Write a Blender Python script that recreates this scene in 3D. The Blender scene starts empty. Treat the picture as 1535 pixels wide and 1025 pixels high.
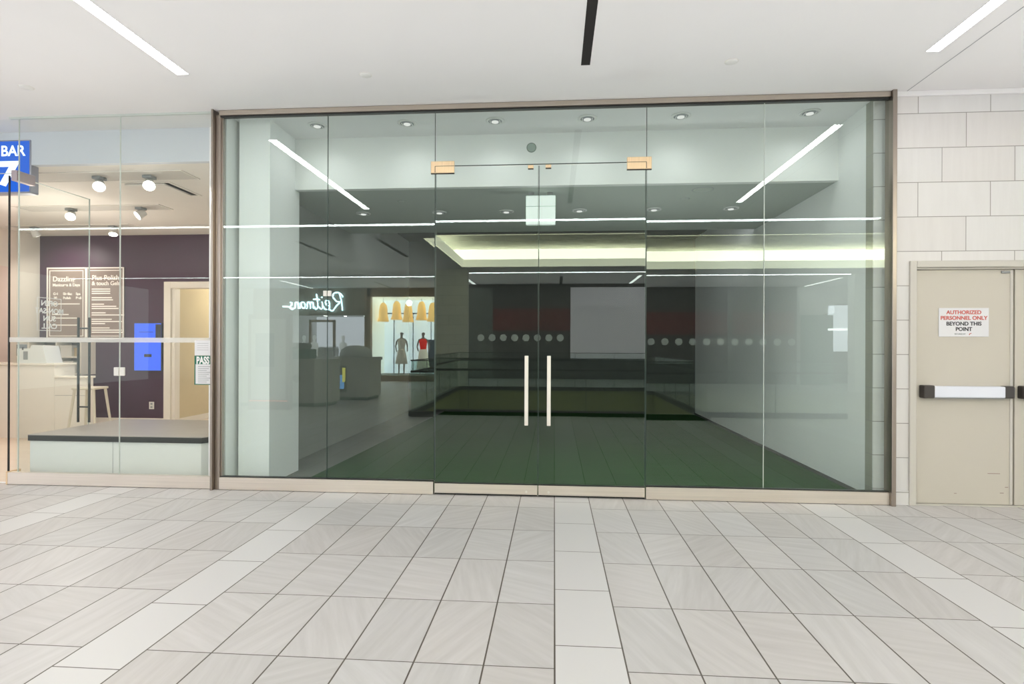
import bpy, bmesh, math, random
from mathutils import Vector, Matrix
random.seed(7)
S = bpy.context.scene
COL = S.collection
PI = math.pi

# ------------------------------------------------------------------ materials
def newmat(name):
    m = bpy.data.materials.new(name); m.use_nodes = True
    return m, m.node_tree.nodes, m.node_tree.links, m.node_tree.nodes['Principled BSDF']

def mat(name, col, rough=0.5, metal=0.0, noise=0.0, nscale=6.0, emit=None, es=0.0, spec=0.5, bump=0.0):
    m, N, L, b = newmat(name)
    b.inputs['Roughness'].default_value = rough
    b.inputs['Metallic'].default_value = metal
    b.inputs['Specular IOR Level'].default_value = spec
    tc = N.new('ShaderNodeTexCoord')
    nz = N.new('ShaderNodeTexNoise'); nz.inputs['Scale'].default_value = nscale; nz.inputs['Detail'].default_value = 4
    L.new(tc.outputs['Object'], nz.inputs['Vector'])
    mx = N.new('ShaderNodeMix'); mx.data_type = 'RGBA'
    mx.inputs['A'].default_value = tuple(c*(1-noise) for c in col)+(1,)
    mx.inputs['B'].default_value = tuple(min(1, c*(1+noise)) for c in col)+(1,)
    L.new(nz.outputs['Fac'], mx.inputs['Factor']); L.new(mx.outputs['Result'], b.inputs['Base Color'])
    if bump:
        bp = N.new('ShaderNodeBump'); bp.inputs['Strength'].default_value = bump; bp.inputs['Distance'].default_value = .002
        L.new(nz.outputs['Fac'], bp.inputs['Height']); L.new(bp.outputs['Normal'], b.inputs['Normal'])
    if emit:
        b.inputs['Emission Color'].default_value = tuple(emit)+(1,); b.inputs['Emission Strength'].default_value = es
    return m

def brushed(name, col, rough=.28, scale=(3, 3, 200)):
    m, N, L, b = newmat(name)
    b.inputs['Metallic'].default_value = 1; b.inputs['Roughness'].default_value = rough
    tc = N.new('ShaderNodeTexCoord'); mp = N.new('ShaderNodeMapping'); mp.inputs['Scale'].default_value = scale
    nz = N.new('ShaderNodeTexNoise'); nz.inputs['Scale'].default_value = 2; nz.inputs['Detail'].default_value = 3
    L.new(tc.outputs['Object'], mp.inputs['Vector']); L.new(mp.outputs['Vector'], nz.inputs['Vector'])
    mx = N.new('ShaderNodeMix'); mx.data_type = 'RGBA'
    mx.inputs['A'].default_value = tuple(c*.8 for c in col)+(1,); mx.inputs['B'].default_value = tuple(min(1, c*1.15) for c in col)+(1,)
    L.new(nz.outputs['Fac'], mx.inputs['Factor']); L.new(mx.outputs['Result'], b.inputs['Base Color'])
    return m

def emis(name, col, s):
    m, N, L, b = newmat(name)
    e = N.new('ShaderNodeEmission'); e.inputs['Color'].default_value = tuple(col)+(1,); e.inputs['Strength'].default_value = s
    L.new(e.outputs[0], N['Material Output'].inputs['Surface'])
    return m

def glassmat(name, tint, r0=0.08, rough=0.0):
    """one sheet of architectural glass: tinted transmission under the two-surface mirror reflection of a pane"""
    m, N, L, b = newmat(name); N.remove(b)
    g = N.new('ShaderNodeNewGeometry')
    dp = N.new('ShaderNodeVectorMath'); dp.operation = 'DOT_PRODUCT'
    L.new(g.outputs['Incoming'], dp.inputs[0]); L.new(g.outputs['Normal'], dp.inputs[1])
    ab = N.new('ShaderNodeMath'); ab.operation = 'ABSOLUTE'; L.new(dp.outputs['Value'], ab.inputs[0])
    om = N.new('ShaderNodeMath'); om.operation = 'SUBTRACT'; om.inputs[0].default_value = 1; L.new(ab.outputs[0], om.inputs[1])
    pw = N.new('ShaderNodeMath'); pw.operation = 'POWER'; pw.inputs[1].default_value = 5; L.new(om.outputs[0], pw.inputs[0])
    mu = N.new('ShaderNodeMath'); mu.operation = 'MULTIPLY_ADD'; mu.inputs[1].default_value = 1-r0; mu.inputs[2].default_value = r0
    L.new(pw.outputs[0], mu.inputs[0])
    tr = N.new('ShaderNodeBsdfTransparent'); tr.inputs['Color'].default_value = tuple(tint)+(1,)
    gl = N.new('ShaderNodeBsdfGlossy'); gl.inputs['Roughness'].default_value = rough; gl.inputs['Color'].default_value = (.88, 1, .93, 1)
    mx = N.new('ShaderNodeMixShader')
    L.new(mu.outputs[0], mx.inputs[0]); L.new(tr.outputs[0], mx.inputs[1]); L.new(gl.outputs[0], mx.inputs[2])
    L.new(mx.outputs[0], N['Material Output'].inputs['Surface'])
    return m

def film(name, col, opacity, rough=.6):
    """translucent frosted film"""
    m, N, L, b = newmat(name)
    b.inputs['Base Color'].default_value = tuple(col)+(1,); b.inputs['Roughness'].default_value = rough
    tr = N.new('ShaderNodeBsdfTransparent'); mx = N.new('ShaderNodeMixShader'); mx.inputs[0].default_value = opacity
    L.new(tr.outputs[0], mx.inputs[1]); L.new(b.outputs[0], mx.inputs[2]); L.new(mx.outputs[0], N['Material Output'].inputs['Surface'])
    return m

class NB:
    """tiny maths builder for shader graphs"""
    def __init__(s, N, L): s.N, s.L = N, L
    def op(s, o, a, b=None, c=None):
        n = s.N.new('ShaderNodeMath'); n.operation = o
        for i, v in enumerate((a, b, c)):
            if v is None: continue
            if isinstance(v, (int, float)): n.inputs[i].default_value = v
            else: s.L.new(v, n.inputs[i])
        return n.outputs[0]

def streak_tile_colour(N, L, B, tc, idx, idy, light, dark, fac_scale=1.0):
    """per-tile tone plus diagonal limestone veins whose direction changes from tile to tile"""
    cv = N.new('ShaderNodeCombineXYZ'); L.new(idx, cv.inputs[0]); L.new(idy, cv.inputs[1])
    wn = N.new('ShaderNodeTexWhiteNoise'); wn.noise_dimensions = '3D'; L.new(cv.outputs[0], wn.inputs['Vector'])
    sep = N.new('ShaderNodeSeparateColor'); L.new(wn.outputs['Color'], sep.inputs[0])
    ang = B.op('MULTIPLY_ADD', sep.outputs['Red'], 2.6, 0.2)
    rot = N.new('ShaderNodeVectorRotate'); rot.rotation_type = 'Z_AXIS'
    off = N.new('ShaderNodeVectorMath'); off.operation = 'MULTIPLY_ADD'
    L.new(wn.outputs['Color'], off.inputs[0]); off.inputs[1].default_value = (9, 9, 9); L.new(tc, off.inputs[2])
    L.new(off.outputs[0], rot.inputs['Vector']); L.new(ang, rot.inputs['Angle'])
    mp = N.new('ShaderNodeMapping'); mp.inputs['Scale'].default_value = (2.2, 26, 2.2); L.new(rot.outputs[0], mp.inputs['Vector'])
    nz = N.new('ShaderNodeTexNoise'); nz.inputs['Scale'].default_value = 1; nz.inputs['Detail'].default_value = 5; nz.inputs['Roughness'].default_value = .6
    L.new(mp.outputs[0], nz.inputs['Vector'])
    f = B.op('MULTIPLY_ADD', nz.outputs['Fac'], 1.5*fac_scale, -.35*fac_scale)
    f = B.op('MULTIPLY_ADD', sep.outputs['Green'], .45, f)
    mx = N.new('ShaderNodeMix'); mx.data_type = 'RGBA'
    mx.inputs['A'].default_value = tuple(light)+(1,); mx.inputs['B'].default_value = tuple(dark)+(1,)
    L.new(f, mx.inputs['Factor']); mx.clamp_factor = True
    # faint warm or cool cast by tile
    mw = N.new('ShaderNodeMix'); mw.data_type = 'RGBA'; mw.blend_type = 'MULTIPLY'; mw.inputs['B'].default_value = (1, .972, .955, 1)
    L.new(mx.outputs['Result'], mw.inputs['A']); L.new(B.op('MULTIPLY', sep.outputs['Blue'], .8), mw.inputs['Factor'])
    return mw.outputs['Result']

def floor_tiles():
    m, N, L, b = newmat('mall_floor_tile'); B = NB(N, L)
    tc = N.new('ShaderNodeTexCoord'); sp = N.new('ShaderNodeSeparateXYZ'); L.new(tc.outputs['Object'], sp.inputs[0])
    X, Y = sp.outputs[0], sp.outputs[1]
    px = B.op('FLOORED_MODULO', B.op('SUBTRACT', X, .007), 2.104)      # one pale band of .30, then six tiles
    band = B.op('LESS_THAN', px, .302)
    bandno = B.op('FLOOR', B.op('DIVIDE', B.op('SUBTRACT', X, .007), 2.104))
    tx = B.op('DIVIDE', B.op('SUBTRACT', px, .302), .3003)
    fx = B.op('FRACT', B.op('ADD', tx, 10)); ix = B.op('FLOOR', tx)
    dxt = B.op('MULTIPLY', B.op('MINIMUM', fx, B.op('SUBTRACT', 1, fx)), .3003)
    dxb = B.op('MINIMUM', px, B.op('SUBTRACT', .302, px))
    dx = B.op('ADD', B.op('MULTIPLY', band, dxb), B.op('MULTIPLY', B.op('SUBTRACT', 1, band), dxt))
    oy = B.op('MULTIPLY_ADD', band, B.op('MULTIPLY_ADD', bandno, .25, -.185), B.op('MULTIPLY', 1, .35))
    ty = B.op('DIVIDE', B.op('ADD', Y, oy), .5885)
    fy = B.op('FRACT', B.op('ADD', ty, 100)); iy = B.op('FLOOR', ty)
    dy = B.op('MULTIPLY', B.op('MINIMUM', fy, B.op('SUBTRACT', 1, fy)), .5885)
    wide = B.op('LESS_THAN', dx, .0036); thin = B.op('LESS_THAN', dy, .0028)
    grout = B.op('MAXIMUM', wide, thin)
    idx = B.op('ADD', B.op('MULTIPLY', bandno, 17), ix)
    tcol = streak_tile_colour(N, L, B, tc.outputs['Object'], idx, iy, (.60, .59, .585), (.48, .468, .458))
    bm = N.new('ShaderNodeMix'); bm.data_type = 'RGBA'; L.new(band, bm.inputs['Factor']); L.new(tcol, bm.inputs['A']); bm.inputs['B'].default_value = (.60, .59, .582, 1)
    gm = N.new('ShaderNodeMix'); gm.data_type = 'RGBA'; L.new(grout, gm.inputs['Factor']); L.new(bm.outputs['Result'], gm.inputs['A']); gm.inputs['B'].default_value = (.10, .085, .07, 1)
    L.new(gm.outputs['Result'], b.inputs['Base Color'])
    b.inputs['Roughness'].default_value = .42; b.inputs['Specular IOR Level'].default_value = .22
    return m

def wall_tiles(name, light=(.70, .695, .69), dark=(.62, .61, .60), ax=0):
    m, N, L, b = newmat(name); B = NB(N, L)
    tc = N.new('ShaderNodeTexCoord'); sp = N.new('ShaderNodeSeparateXYZ'); L.new(tc.outputs['Object'], sp.inputs[0])
    g = N.new('ShaderNodeNewGeometry'); sn = N.new('ShaderNodeSeparateXYZ'); L.new(g.outputs['Normal'], sn.inputs[0])
    side = B.op('GREATER_THAN', B.op('ABSOLUTE', sn.outputs[0]), .7)
    X = B.op('ADD', B.op('MULTIPLY', side, sp.outputs[1]), B.op('MULTIPLY', B.op('SUBTRACT', 1, side), sp.outputs[0])); Z = sp.outputs[2]
    tz = B.op('DIVIDE', B.op('SUBTRACT', Z, .111), .2947); k = B.op('FLOOR', tz); fz = B.op('SUBTRACT', tz, k)
    r3 = B.op('FLOORED_MODULO', B.op('SUBTRACT', k, 8), 3)
    tx = B.op('DIVIDE', B.op('SUBTRACT', X, B.op('MULTIPLY_ADD', r3, .195, 3.10)), .585); ix = B.op('FLOOR', tx); fx = B.op('SUBTRACT', tx, ix)
    dx = B.op('MULTIPLY', B.op('MINIMUM', fx, B.op('SUBTRACT', 1, fx)), .585); dz = B.op('MULTIPLY', B.op('MINIMUM', fz, B.op('SUBTRACT', 1, fz)), .2947)
    gr = B.op('LESS_THAN', B.op('MINIMUM', dx, dz), .0030)
    col = streak_tile_colour(N, L, B, tc.outputs['Object'], ix, k, light, dark, .7)
    gm = N.new('ShaderNodeMix'); gm.data_type = 'RGBA'; L.new(gr, gm.inputs['Factor']); L.new(col, gm.inputs['A']); gm.inputs['B'].default_value = (.27, .26, .24, 1)
    L.new(gm.outputs['Result'], b.inputs['Base Color']); b.inputs['Roughness'].default_value = .45
    return m

def wood_slats(name, a, c, period=.06):
    m, N, L, b = newmat(name); B = NB(N, L)
    tc = N.new('ShaderNodeTexCoord'); sp = N.new('ShaderNodeSeparateXYZ'); L.new(tc.outputs['Object'], sp.inputs[0])
    f = B.op('GREATER_THAN', B.op('FRACT', B.op('ADD', B.op('DIVIDE', sp.outputs[0], period), 500)), .35)
    mx = N.new('ShaderNodeMix'); mx.data_type = 'RGBA'; L.new(f, mx.inputs['Factor'])
    mx.inputs['A'].default_value = tuple(a)+(1,); mx.inputs['B'].default_value = tuple(c)+(1,)
    L.new(mx.outputs['Result'], b.inputs['Base Color']); return m

def planks(name, a, c):
    m, N, L, b = newmat(name)
    tc = N.new('ShaderNodeTexCoord'); mp = N.new('ShaderNodeMapping'); mp.inputs['Scale'].default_value = (1.2, 9, 1)
    L.new(tc.outputs['Object'], mp.inputs['Vector'])
    nz = N.new('ShaderNodeTexNoise'); nz.inputs['Scale'].default_value = 2.2; nz.inputs['Detail'].default_value = 6; L.new(mp.outputs[0], nz.inputs['Vector'])
    mx = N.new('ShaderNodeMix'); mx.data_type = 'RGBA'; L.new(nz.outputs['Fac'], mx.inputs['Factor'])
    mx.inputs['A'].default_value = tuple(a)+(1,); mx.inputs['B'].default_value = tuple(c)+(1,)
    L.new(mx.outputs['Result'], b.inputs['Base Color']); b.inputs['Roughness'].default_value = .45
    return m

def print_fabric(name, a, c):
    m, N, L, b = newmat(name)
    tc = N.new('ShaderNodeTexCoord'); v = N.new('ShaderNodeTexVoronoi'); v.inputs['Scale'].default_value = 22
    L.new(tc.outputs['Object'], v.inputs['Vector'])
    r = N.new('ShaderNodeValToRGB'); r.color_ramp.elements[0].color = tuple(a)+(1,); r.color_ramp.elements[1].color = tuple(c)+(1,)
    r.color_ramp.elements[0].position = .3; r.color_ramp.elements[1].position = .45
    L.new(v.outputs['Distance'], r.inputs[0]); L.new(r.outputs[0], b.inputs['Base Color']); b.inputs['Roughness'].default_value = .8
    return m

M = {}
M['floor'] = floor_tiles()
M['walltile'] = wall_tiles('pale_limestone_wall_tile')
M['coltile'] = wall_tiles('column_stone_tile', (.85, .84, .74), (.74, .73, .64))
M['ceiling'] = mat('ceiling_paint', (.80, .792, .795), .9, noise=.02, nscale=2)
M['white'] = mat('white_paint', (.80, .81, .79), .8, noise=.02, nscale=3)
M['pierwhite'] = mat('pier_white_paint', (.86, .87, .86), .7, noise=.02, nscale=3)
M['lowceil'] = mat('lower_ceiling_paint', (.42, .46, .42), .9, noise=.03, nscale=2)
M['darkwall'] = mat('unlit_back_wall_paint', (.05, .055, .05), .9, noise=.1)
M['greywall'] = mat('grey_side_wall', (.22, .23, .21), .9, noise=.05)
M['greenfloor'] = mat('dark_green_sheet_floor', (.008, .058, .006), .75, noise=.15, nscale=4, spec=.1)
M['concrete'] = mat('grey_concrete_floor', (.20, .205, .185), .8, noise=.15, nscale=3, spec=.2)
M['steel'] = brushed('champagne_brushed_steel', (.60, .53, .46), .30, (.5, 3, 160))
M['steelrail'] = brushed('brushed_rail_steel', (.80, .73, .66), .38, (.5, 3, 120))
M['steelv'] = brushed('brushed_post_steel', (.38, .33, .29), .30, (160, 20, .5))
M['brass'] = brushed('satin_brass', (.86, .66, .44), .42, (60, 3, 3))
M['handle'] = mat('satin_nickel', (.86, .82, .76), .42, .55, noise=.02)
M['glass'] = glassmat('green_tint_glass', (.875, .93, .918), .085)
M['clear'] = glassmat('clear_pane_glass', (.93, .955, .945), .042)
M['guardglass'] = glassmat('guard_rail_glass', (.84, .92, .89), .06)
M['edge'] = mat('glass_edge_dark', (.035, .06, .05), .3)
M['edgelight'] = mat('glass_edge_light', (.55, .60, .56), .3)
M['black'] = mat('black_satin', (.015, .015, .014), .35)
M['slot'] = mat('slot_black', (.012, .009, .008), .8)
M['striplight'] = emis('led_strip_diffuser', (1, .985, .975), 27)
M['linelight'] = emis('line_light_diffuser', (.95, .95, 1), 20)
M['farstrip'] = emis('far_strip_diffuser', (1, 1, 1), 9)
M['covelight'] = emis('cove_led', (1, .985, .86), 40)
M['cove'] = mat('cove_cream_paint', (.80, .79, .66), .8, noise=.02)
M['coveglow'] = mat('cove_wall_painted_glow', (.8, .8, .7), .8, emit=(1, .99, .86), es=8)  # recess wall glows by emission, standing in for the cove light on it
M['covelip'] = mat('cove_lip_painted_glow', (.8, .78, .65), .8, emit=(1, .98, .80), es=3.6)  # lip brightness is painted in as emission, it is no lamp
M['dlglow'] = emis('downlight_lamp', (1, .98, .93), .85)
M['trimwhite'] = mat('white_trim_ring', (.74, .74, .72), .4)
M['frost'] = film('frosted_safety_film', (.80, .80, .77), .45)
M['decal'] = film('white_vinyl_lettering', (.95, .95, .95), .85)
M['doorbeige'] = mat('beige_steel_door_paint', (.535, .50, .435), .5, noise=.03, nscale=2)
M['framebeige'] = mat('beige_door_frame_paint', (.55, .525, .475), .5, noise=.02)
M['bar'] = mat('satin_aluminium_bar', (.74, .76, .84), .35, .25, noise=.02)
M['barcap'] = mat('dark_bronze_cap', (.045, .038, .034), .4)
M['paper'] = mat('white_sign_plate', (.70, .70, .72), .5)
M['redink'] = mat('red_lettering', (.55, .10, .08), .6)
M['blackink'] = mat('dark_lettering', (.04, .04, .045), .6)
M['greyink'] = mat('grey_lettering', (.30, .32, .33), .6)
M['greenink'] = mat('green_card', (.01, .14, .09), .6)
M['cream'] = mat('cream_painted_wall', (.82, .76, .68), .8, noise=.02)
M['salonceil'] = mat('salon_ceiling_paint', (.82, .79, .74), .9, noise=.02)
M['pinkwall'] = mat('pale_pink_wall', (.80, .66, .60), .8, noise=.02)
M['purple'] = mat('deep_purple_wall', (.058, .016, .046), .45, noise=.12, nscale=1.5)
M['trimcream'] = mat('cream_trim_paint', (.86, .81, .73), .5)
M['ochre'] = mat('ochre_hall_wall', (.66, .56, .36), .8, noise=.03)
M['salonfloor'] = planks('pale_wood_floor', (.70, .58, .47), (.80, .70, .60))
M['platwhite'] = mat('white_laminate', (.74, .76, .73), .45, noise=.02)
M['plattop'] = planks('grey_wood_top', (.30, .27, .24), (.38, .35, .32))
M['stoolmetal'] = mat('cream_powder_coat', (.72, .66, .55), .4, noise=.03)
M['countermat'] = mat('white_counter_paint', (.86, .82, .76), .4)
M['menuboard'] = mat('taupe_menu_board', (.30, .23, .20), .5, noise=.05)
M['menuline'] = mat('pale_menu_lettering', (.86, .80, .74), .6, emit=(1, .95, .9), es=.15)
M['screen'] = emis('blue_screen', (.07, .16, .95), 1.15)
M['signblue'] = emis('blue_lightbox', (.03, .15, .75), 1.0)
M['signwhite'] = emis('white_lightbox', (.85, .95, 1), 1.6)
M['signside'] = mat('light_box_side', (.35, .36, .44), .35, .5)
M['spot'] = emis('spot_lamp_face', (1, .96, .88), 14)
M['box'] = mat('tan_cardboard', (.48, .36, .20), .7, noise=.1)
M['ivory'] = mat('ivory_plastic', (.74, .72, .68), .35)
M['register'] = mat('white_till_plastic', (.72, .74, .73), .35)
M['greyplastic'] = mat('grey_plastic', (.25, .26, .26), .4)
# beyond the camera
M['handrail'] = mat('dark_handrail', (.02, .02, .018), .3, .6)
M['olive'] = mat('olive_slab_fascia', (.30, .30, .085), .7, noise=.1)
M['curb'] = mat('black_curb', (.012, .011, .009), .6)
M['shopdark'] = mat('charcoal_shopfront', (.10, .09, .085), .6, noise=.08)
M['shopred'] = mat('dark_red_band', (.20, .035, .035), .6)
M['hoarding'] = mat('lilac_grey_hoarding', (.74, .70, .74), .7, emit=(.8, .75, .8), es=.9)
M['dot'] = mat('pale_safety_dot', (.72, .75, .70), .6, emit=(.8, .85, .8), es=.45)  # emission makes the dots look brightly lit
M['slats'] = wood_slats('beige_slat_cladding', (.22, .19, .15), (.42, .37, .30))
M['bronzeframe'] = mat('bronze_window_frame', (.40, .30, .20), .5)
M['displaylight'] = mat('display_back_wall', (.70, .80, .86), .8, emit=(.75, .88, 1), es=4.5)  # shop lighting put into the wall as emission
M['displaywhite'] = mat('display_side_wall', (.82, .84, .80), .8, emit=(.9, 1, .9), es=3.5)  # same painted glow on the display sides and ceiling
M['shoplight'] = mat('store_back_wall', (.75, .74, .77), .8, emit=(.88, .88, 1), es=3.2)  # store brightness put into this wall as emission
M['neon'] = emis('blue_white_neon', (.55, .85, 1), 26)
M['shopspot'] = emis('shop_spot', (1, 1, 1), 40)
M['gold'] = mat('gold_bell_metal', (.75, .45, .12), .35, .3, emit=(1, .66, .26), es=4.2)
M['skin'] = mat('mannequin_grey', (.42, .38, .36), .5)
M['skinwhite'] = mat('mannequin_white', (.8, .8, .78), .5, emit=(1, 1, 1), es=1.5)  # emission stands in for shop light on the forms
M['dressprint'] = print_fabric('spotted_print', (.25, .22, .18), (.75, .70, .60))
M['redtop'] = mat('red_top', (.8, .03, .02), .7, emit=(1, .02, .01), es=2.2)  # cloth glows in place of display lighting
M['creamskirt'] = mat('cream_skirt', (.85, .80, .68), .8, emit=(1, .95, .8), es=1.5)  # painted glow, as on the red top
M['denim'] = mat('dark_denim', (.05, .07, .11), .8, noise=.3, nscale=20)
M['kiosk'] = mat('kiosk_beige', (.74, .72, .67), .5, noise=.03)
M['kiosktop'] = mat('kiosk_top', (.70, .68, .64), .3)
M['kioskgreen'] = mat('kiosk_green', (.10, .22, .18), .4)
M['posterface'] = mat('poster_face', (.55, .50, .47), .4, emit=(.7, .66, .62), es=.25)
M['posterred'] = emis('poster_red_line', (1, .25, .18), 2.5)
M['clothpink'] = mat('pink_clothes', (.65, .15, .25), .8, noise=.5, nscale=30)
M['clothwhite'] = mat('white_clothes', (.8, .8, .8), .8)
M['fabricblue'] = mat('blue_display', (.15, .35, .8), .5, emit=(.2, .5, 1), es=3)
M['yellow'] = mat('yellow_display', (.8, .7, .1), .5, emit=(1, .9, .2), es=3)

# ------------------------------------------------------------------ geometry helpers
class MB:
    def __init__(s): s.bm = bmesh.new()
    def box(s, x0, x1, y0, y1, z0, z1, bev=0.0, seg=1):
        r = bmesh.ops.create_cube(s.bm, size=1.0)
        vs = r['verts']
        for v in vs:
            v.co = Vector(((x0+x1)/2+v.co.x*(x1-x0), (y0+y1)/2+v.co.y*(y1-y0), (z0+z1)/2+v.co.z*(z1-z0)))
        if bev > 0:
            es = list({e for v in vs for e in v.link_edges})
            bmesh.ops.bevel(s.bm, geom=es, offset=bev, segments=seg, affect='EDGES', profile=.5)
        return s
    def quad(s, a, b, c, d):
        s.bm.faces.new([s.bm.verts.new(p) for p in (a, b, c, d)]); return s
    def poly(s, pts): s.bm.faces.new([s.bm.verts.new(p) for p in pts]); return s
    def prism(s, pts, z0, z1):
        """extrude an xy outline from z0 to z1"""
        lo = [s.bm.verts.new((x, y, z0)) for x, y in pts]; hi = [s.bm.verts.new((x, y, z1)) for x, y in pts]
        n = len(pts)
        s.bm.faces.new(lo[::-1]); s.bm.faces.new(hi)
        for i in range(n): s.bm.faces.new((lo[i], lo[(i+1) % n], hi[(i+1) % n], hi[i]))
        bmesh.ops.recalc_face_normals(s.bm, faces=s.bm.faces); return s
    def lathe(s, prof, c=(0, 0, 0), seg=24, sx=1, sy=1):
        rings = []
        for r, z in prof:
            rings.append([s.bm.verts.new((c[0]+r*sx*math.cos(2*PI*i/seg), c[1]+r*sy*math.sin(2*PI*i/seg), c[2]+z)) for i in range(seg)])
        for a, b in zip(rings, rings[1:]):
            for i in range(seg): s.bm.faces.new((a[i], a[(i+1) % seg], b[(i+1) % seg], b[i]))
        s.bm.faces.new(rings[0][::-1]); s.bm.faces.new(rings[-1])
        return s
    def tube(s, pts, r, seg=10, r1=None):
        pts = [Vector(p) for p in pts]; rings = []
        up = None
        for i, p in enumerate(pts):
            t = (pts[min(i+1, len(pts)-1)]-pts[max(i-1, 0)]).normalized()
            if up is None:
                up = Vector((0, 0, 1)) if abs(t.z) < .9 else Vector((1, 0, 0))
            u = (up-t*up.dot(t)).normalized(); w = t.cross(u); up = u
            rr = r if r1 is None else r+(r1-r)*i/(len(pts)-1)
            rings.append([s.bm.verts.new(p+(u*math.cos(2*PI*k/seg)+w*math.sin(2*PI*k/seg))*rr) for k in range(seg)])
        for a, b in zip(rings, rings[1:]):
            for k in range(seg): s.bm.faces.new((a[k], a[(k+1) % seg], b[(k+1) % seg], b[k]))
        s.bm.faces.new(rings[0][::-1]); s.bm.faces.new(rings[-1]); return s
    def build(s, name, m, parent=None, smooth=False, off=None):
        me = bpy.data.meshes.new(name)
        bmesh.ops.recalc_face_normals(s.bm, faces=s.bm.faces) if not getattr(s, 'keep', False) else None
        if off is not None:
            for v in s.bm.verts: v.co -= Vector(off)
        s.bm.to_mesh(me); s.bm.free()
        for mm in (m if isinstance(m, (list, tuple)) else [m]): me.materials.append(mm)
        if smooth:
            for p in me.polygons: p.use_smooth = True
        o = bpy.data.objects.new(name, me); COL.objects.link(o)
        if parent is not None: o.parent = parent
        return o

def tag(o, label=None, cat=None, group=None, kind=None):
    if label: o['label'] = label
    if cat: o['category'] = cat
    if group: o['group'] = group
    if kind: o['kind'] = kind
    return o
def empty(name, loc=(0, 0, 0), rz=0, **k):
    o = bpy.data.objects.new(name, None); COL.objects.link(o); o.location = loc; o.rotation_euler = (0, 0, rz)
    o.empty_display_size = .1
    return tag(o, **k)
def struct(o): o['kind'] = 'structure'; return o
def sbox(name, m, *b, bev=0.0): return struct(MB().box(*b, bev=bev).build(name, m))
def copy_tree(o, parent=None):
    c = o.copy(); COL.objects.link(c)
    if parent is not None: c.parent = parent
    for ch in list(o.children): copy_tree(ch, c)
    return c

def text_mesh(s, size, m, name, parent, loc, rot=(PI/2, 0, 0), depth=.0008, align='CENTER', width=1.0, bold=0.0, mirror=False):
    cu = bpy.data.curves.new(name, 'FONT'); cu.body = s; cu.size = size; cu.extrude = depth; cu.align_x = align; cu.align_y = 'CENTER'
    cu.offset = bold; cu.space_line = .95
    t = bpy.data.objects.new(name+'_tmp', cu); COL.objects.link(t)
    dg = bpy.context.evaluated_depsgraph_get(); dg.update()
    me = bpy.data.meshes.new_from_object(t.evaluated_get(dg)); me.name = name
    bpy.data.objects.remove(t)
    R = Matrix.Translation(loc) @ Matrix.Rotation(rot[2], 4, 'Z') @ Matrix.Rotation(rot[0], 4, 'X') @ Matrix.Diagonal((width*(-1 if mirror else 1), 1, 1, 1))
    me.transform(R); me.materials.clear(); me.materials.append(m)
    o = bpy.data.objects.new(name, me); COL.objects.link(o); o.parent = parent
    return o

def pane(name, x0, x1, z0, z1, y=0.0, m='glass', parent=None, lean=0.0, edge='edge', t=.012, edges='LR'):
    """single sheet with its polished edges; lean moves the top edge towards the mall"""
    b = MB(); b.keep = True
    b.quad((x0, y, z0), (x1, y, z0), (x1, y+lean, z1), (x0, y+lean, z1))
    o = b.build(name, M[m], parent)
    e = MB(); w = .0045
    if 'L' in edges: e.box(x0-w/2, x0+w/2, y-.001, y+t, z0, z1)
    if 'R' in edges: e.box(x1-w/2, x1+w/2, y-.001, y+t, z0, z1)
    if 'T' in edges: e.box(x0, x1, y+lean-.001, y+lean+t, z1-w, z1)
    if 'B' in edges: e.box(x0, x1, y-.001, y+t, z0, z0+w)
    if len(e.bm.verts): e.build('glass_edge', M[edge], parent)
    else: e.bm.free()
    return o

def lamp(kind, name, loc, energy, col=(1, 1, 1), size=.2, rot=None, sizey=None):
    ld = bpy.data.lights.new(name, kind); ld.energy = energy; ld.color = col
    if kind == 'AREA':
        ld.size = size
        if sizey: ld.shape = 'RECTANGLE'; ld.size_y = sizey
    else: ld.shadow_soft_size = size
    o = bpy.data.objects.new(name, ld); COL.objects.link(o); o.location = loc
    if rot: o.rotation_euler = rot
    return o
CE = 3.54       # mall ceiling height
# ================================================================== SETTING: mall hall
# floor with the opening to the lower level behind the camera
AX0, AX1, AY0, AY1 = -2.72, 2.80, -11.05, -5.50
b = MB(); b.keep = True
for (x0, x1, y0, y1) in ((-16, 16, AY1, .06), (-16, AX0, AY0, AY1), (AX1, 16, AY0, AY1), (-16, 16, -18.5, AY0)):
    b.quad((x0, y0, 0), (x1, y0, 0), (x1, y1, 0), (x0, y1, 0))
struct(b.build('floor', M['floor']))
# ceiling with the cove-lit recess over that opening
CX0, CX1, CY0, CY1 = -2.62, 9.0, -11.10, -6.3
b = MB(); b.keep = True
for (x0, x1, y0, y1) in ((-16, 16, CY1, .42), (-3.24, 3.0, .42, .74), (-16, CX0, CY0, CY1), (CX1, 16, CY0, CY1), (-16, 16, -18.5, CY0)):
    b.quad((x0, y1, CE), (x1, y1, CE), (x1, y0, CE), (x0, y0, CE))
ceil = struct(b.build('ceiling', M['ceiling']))
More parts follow.
